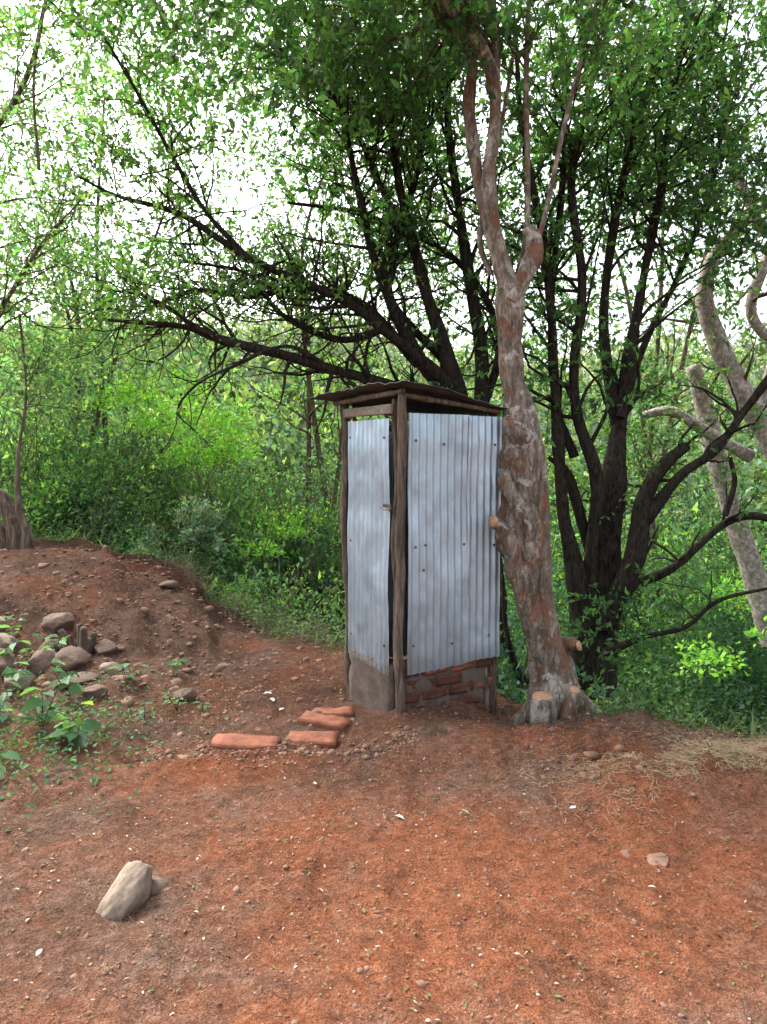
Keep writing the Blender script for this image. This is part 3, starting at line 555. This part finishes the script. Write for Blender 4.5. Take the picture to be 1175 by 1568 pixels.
# --- background trees filling the canopy
def bgtree(base,pts,clouds,ll,col,ts=.06,gap=-.02):
    e=empty('background_tree');T=Tubes();LV=Leaves();g=S(*base);hz=float(H(np.array([g[0]]),np.array([g[1]]))[0])
    br=[]
    for k,p in enumerate(pts):
        e_=S(*p);mid=(g+e_)/2+np.array([rng.normal()*.3,rng.normal()*.2,.2]);b0=np.array([g[0]+rng.normal()*.3,g[1],hz-.2])
        Cc=cat([[*b0,ts],[*mid,ts*.6],[*e_,ts*.25]],.15);T.add(Cc[:,:3],Cc[:,3],8,.2,5,k);br+=grow(T,Cc,12,1.8,.3,.3,.5)
    leafon(T,LV,br,6,ll,col,.6,10);cloud(T,LV,clouds,ll,col,.6,11,gap,fr=.7)
    T.build('stems',SW,e);LV.build('foliage',LEAF2,False,parent=e)
bgtree((120,720,13),[(40,250,12),(160,150,12.5),(260,300,12),(90,420,11.5)],[(60,130,12,180,170,1.5,480),(250,220,12.5,150,150,1.5,380),(110,380,11.5,170,90,1.4,380),(300,400,12.5,130,70,1.2,240),(90,560,11,130,90,1.2,300),(330,60,13,190,90,1.4,320),(250,520,12,100,60,1.2,120)],.108,(.115,.23,.105))
bgtree((480,700,13.5),[(440,330,13),(520,200,13),(600,330,13)],[(470,180,13,160,150,1.4,290),(640,140,13,150,150,1.4,270),(560,400,13,140,60,1.2,150),(700,350,13,110,120,1.2,160)],.105,(.095,.2,.06))
bgtree((980,720,12),[(900,300,12),(1010,180,12),(1100,300,12)],[(900,200,12,180,200,1.4,310),(1090,150,12,150,170,1.4,290),(1000,430,12,170,90,1.3,230),(830,520,12,100,90,1.,130),(960,640,11,130,90,1.,190)],.1,(.085,.185,.065))
# ---------------- undergrowth
def bush(LV,c,rx,rz,n,ll,col,flat=1.):
    q=nrm(rng.normal(size=(n,3)));q[:,2]=np.abs(q[:,2])*1.0-.15
    lump=1+.75*fbm(q[:,0]*2.4+c[0],q[:,1]*2.4+c[1],q[:,2]*2.4,3,5);r=(rng.random(n)**.35)[:,None]
    p=q*r*lump[:,None]*np.array([rx,rx,rz])+np.array(c)
    k=fbm(p[:,0]*2.2,p[:,1]*2.2,p[:,2]*2.2,2,31)>-.22;p=p[k];q=q[k];n=len(p)
    l=ll*rng.uniform(.6,1.3,n);cl=np.array(col)*np.exp(rng.normal(size=(n,1))*.32)*(1+rng.normal(size=(n,3))*np.array([.15,.06,.1]))
    LV.add(p,q*.5+rng.normal(size=(n,3))*.5+np.array([0,0,.05]),l,l*rng.uniform(.4,.55,n),np.clip(cl,.005,.8))
U=Leaves();US=Tubes();cols=[(.055,.13,.045),(.09,.2,.052),(.035,.085,.033),(.14,.28,.058),(.07,.16,.07),(.045,.11,.048),(.1,.19,.065),(.035,.09,.043)]
def pick(): return cols[int(rng.integers(len(cols)))]
for k in range(165):
    x=rng.uniform(-9,1.5);y=np.interp(x,EX,EY)+rng.uniform(.6,6.5);g=G(x,y)
    sz=rng.uniform(.3,.75)*(1+.09*(y-7));tall=rng.uniform(.7,1.9);bush(U,(g[0],g[1],g[2]+.1),sz,sz*tall,int(600*sz*sz/.3),rng.uniform(.05,.09),pick())
    if k%2==0:
        P0=np.repeat(np.array([[g[0],g[1],g[2]]]),7,0)+rng.normal(size=(7,3))*[.2,.2,0];sprays(US,U,P0,rng.normal(size=(7,3))*.4+[0,0,1],sz*tall*1.8,16,.07,pick(),.2,.009)
for k in range(46):
    y=rng.uniform(9.5,13.5);x=rng.uniform(-.56,-.02)*y;g=G(x,y);sz=rng.uniform(.6,1.0);ht=rng.uniform(1.1,2.5)
    bush(U,(g[0],g[1],g[2]+.1),sz,ht,int(1400*sz*ht/1.5),rng.uniform(.065,.11),pick())
    P0=np.repeat(np.array([[g[0],g[1],g[2]]]),8,0)+rng.normal(size=(8,3))*[.3,.3,0];sprays(US,U,P0,rng.normal(size=(8,3))*.35+[0,0,1],ht*1.5,22,.08,pick(),.2,.012)
for k in range(120):
    x=rng.uniform(.9,9);y=max(np.interp(x,EX,EY)+rng.uniform(.7,8),4.9);g=G(x,y)
    if x<1.6 and y<5.6: continue
    sz=rng.uniform(.35,.8);tall=rng.uniform(.9,2.2);top=.45 if y<8 else 1.2
    h_=min(sz*tall,max(.4,top-g[2]));bush(U,(g[0],g[1],g[2]+.1),sz,h_,int(600*sz*max(sz,h_)/.3),rng.uniform(.05,.08),pick())
for k in range(40):
    y=rng.uniform(8.5,13);x=rng.uniform(.2,.62)*y;g=G(x,y);sz=rng.uniform(.6,1.0);ht=np.clip(rng.uniform(.9,1.9)+(.2-g[2])*.8,.8,3.2)
    bush(U,(g[0],g[1],g[2]+.1),sz,ht,int(1300*sz*ht/1.5),.08,pick())
for u,v,dd,sz in [(230,640,11.5,.6),(300,690,11,.6),(200,600,12,.7),(360,680,11,.5),(430,800,10,.5),(400,830,9.2,.35),(470,780,11,.5),(260,590,11.5,.7),(330,640,10.5,.6),(1120,900,9,.5),(1160,960,7,.3),(1090,1000,7,.35)]:
    bush(U,S(u,v+20,dd),sz,sz*.8,int(900*sz*sz/.4),.075,(.19,.42,.06))  # sunlit look painted in: brighter yellow-green leaf colour on these bushes
for u,v,dd,sz in [(270,800,9.0,.35),(310,820,8.8,.3),(240,830,8.7,.3),(300,780,9.2,.35)]:
    bush(U,S(u,v+20,dd),sz,sz,800,.07,(.17,.26,.17))
U.build('undergrowth_bushes',LEAFB,False,.7);US.build('undergrowth_stems',SW)
Gs=Leaves();m=9000;x=rng.uniform(-6,7,m);y=np.interp(x,EX,EY)+rng.uniform(-.05,2.2,m)+.3*fbm(x*2,x*0,seed=4)
k=(~((np.abs(x-.3)<.9)&(y<5.6)))&(fbm(x*1.2,y*1.2,seed=90)>-.1);x,y=x[k],y[k];m=len(x)
d=rng.normal(size=(m,3))*.5+np.array([0,0,.7]);l=rng.uniform(.06,.24,m)
Gs.add(np.stack([x,y,H(x,y)],-1),d,l,l*.05+.003,np.array([.09,.13,.05])*np.exp(rng.normal(size=(m,1))*.35))
m=26000;x=rng.uniform(-5,6.5,m);y=np.interp(x,EX,EY)+rng.uniform(-.15,2.4,m)+.3*fbm(x*2,x*0,seed=4);k=(~((np.abs(x-.3)<.9)&(y<5.6)))&(fbm(x*1.5,y*1.5,seed=93)>-.15);x,y=x[k],y[k];m=len(x)
Gs.add(np.stack([x,y,H(x,y)+rng.uniform(.02,.45,m)*np.clip(fbm(x*2,y*2,seed=95)+.6,0,1)],-1),rng.normal(size=(m,3))*np.array([1,1,.5]),rng.uniform(.025,.06,m),rng.uniform(.012,.026,m),np.array([.075,.145,.052])*np.exp(rng.normal(size=(m,1))*.35))
Gs.build('grass_and_weeds',LEAFB,False,.5)
DW=Tubes();m=700;x=rng.uniform(-2.4,-.3,m);y=np.interp(x,EX,EY)+rng.uniform(-.1,.8,m);P0=np.stack([x,y,H(x,y)],-1)
sprays(DW,dump,P0,rng.normal(size=(m,3))*.6+[0,0,.7],rng.uniform(.15,.5,m),0,.03,(.1,.15,.05),.3,.003);DW.build('dry_stalks',simplebark('dry_stalk',(.1,.085,.06),(.25,.21,.15)))
HW=Leaves()
for k in range(230):
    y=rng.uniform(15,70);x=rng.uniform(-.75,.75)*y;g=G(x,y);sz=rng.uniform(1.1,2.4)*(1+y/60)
    hz=min(1,y/60);base=np.array(pick());col=base*(1-hz*.6)+np.array([.26,.31,.26])*hz*.6  # aerial haze painted into the leaf colour, paler with distance
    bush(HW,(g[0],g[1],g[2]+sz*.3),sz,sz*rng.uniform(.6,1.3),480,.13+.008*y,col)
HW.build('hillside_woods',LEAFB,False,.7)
def seedling(x,y,h,n,ll,col=(.065,.155,.065)):
    e=empty('broadleaf_seedling');T2=Tubes();L2=Leaves();g=np.array(G(x,y))
    for s_ in range(3 if n>8 else 1):
        tip=g+np.array([rng.normal()*.25*h,rng.normal()*.25*h,h*rng.uniform(.7,1)]);Cc=cat([g-[0,0,.02],(g+tip)/2+rng.normal(size=3)*.02*h,tip],.03);T2.add(Cc,np.linspace(.004,.0015,len(Cc)),5)
        k=max(4,n//(3 if n>8 else 1));i=(rng.uniform(.3,1,k)*(len(Cc)-1)).astype(int);a=rng.uniform(0,6.28,k);d=np.stack([np.cos(a),np.sin(a),rng.uniform(-.3,.25,k)],-1)
        l=ll*rng.uniform(.6,1.2,k);L2.add(Cc[i]+d*.01,d,l,l*.62,np.array(col)*np.exp(rng.normal(size=(k,1))*.25))
    T2.build('stem',WOOD,e);L2.build('leaves',LEAF,True,.25,e)
for x,y,h,n_,l_ in [(-1.72,3.82,.24,14,.12),(-1.95,3.95,.28,16,.1),(-2.15,3.7,.25,14,.1),(-2.3,4.1,.3,14,.1),(-2.05,4.55,.3,16,.11),(-1.75,4.75,.22,12,.08),(-2.4,4.5,.3,14,.1),(-1.95,3.45,.2,10,.09),(-1.35,4.55,.14,9,.06),(-1.5,4.35,.12,8,.05),(-2.6,5.0,.3,12,.1),(-1.55,5.2,.14,9,.06),(-1.2,4.6,.1,7,.05),(-2.9,5.4,.35,16,.11),(-2.5,5.3,.25,12,.09)]:
    seedling(x,y,h,n_,l_)
seedling(-1.78,3.85,.3,5,.15,(.13,.27,.04))
W=Leaves();m=1500;x=rng.normal(-1.95,.35,m);y=rng.normal(4.0,.45,m);W.add(np.stack([x,y,H(x,y)+rng.uniform(0,.07,m)],-1),rng.normal(size=(m,3))*np.array([1,1,.4]),rng.uniform(.015,.05,m),rng.uniform(.01,.022,m),np.array([.065,.145,.06])*np.exp(rng.normal(size=(m,1))*.3))
W.build('ground_weeds',LEAFB,True,.4)
# ---------------- light, sky, camera
EL=math.radians(50);AZ=math.radians(-50)
w=bpy.data.worlds.new("World");sc.world=w;w.use_nodes=True;nt=w.node_tree;bg=nt.nodes['Background']
sk=nt.nodes.new('ShaderNodeTexSky');sk.sky_type='NISHITA';sk.sun_disc=False;sk.sun_elevation=EL;sk.sun_rotation=AZ;sk.air_density=1.2;sk.dust_density=6
hs=nt.nodes.new('ShaderNodeHueSaturation');hs.inputs['Saturation'].default_value=.35;hs.inputs['Value'].default_value=4.2;nt.links.new(sk.outputs[0],hs.inputs['Color']);nt.links.new(hs.outputs[0],bg.inputs[0]);bg.inputs[1].default_value=.15
s_=bpy.data.lights.new('sun','SUN');s_.energy=5;s_.angle=math.radians(14);s_.color=(1,.95,.86);so=bpy.data.objects.new('sun',s_);sc.collection.objects.link(so)
from mathutils import Vector
dv=Vector((math.sin(AZ)*math.cos(EL),math.cos(AZ)*math.cos(EL),math.sin(EL)));so.rotation_euler=dv.to_track_quat('Z','Y').to_euler()
cd=bpy.data.cameras.new('camera');co=bpy.data.objects.new('camera',cd);sc.collection.objects.link(co);sc.camera=co
co.location=(0,0,1.6);co.rotation_euler=(math.pi/2-PITCH,0,0);cd.sensor_fit='VERTICAL';cd.sensor_height=36;cd.lens=25;cd.clip_end=2000;cd.clip_start=.05
sc.view_settings.view_transform='Standard';sc.view_settings.look='None';sc.view_settings.exposure=0
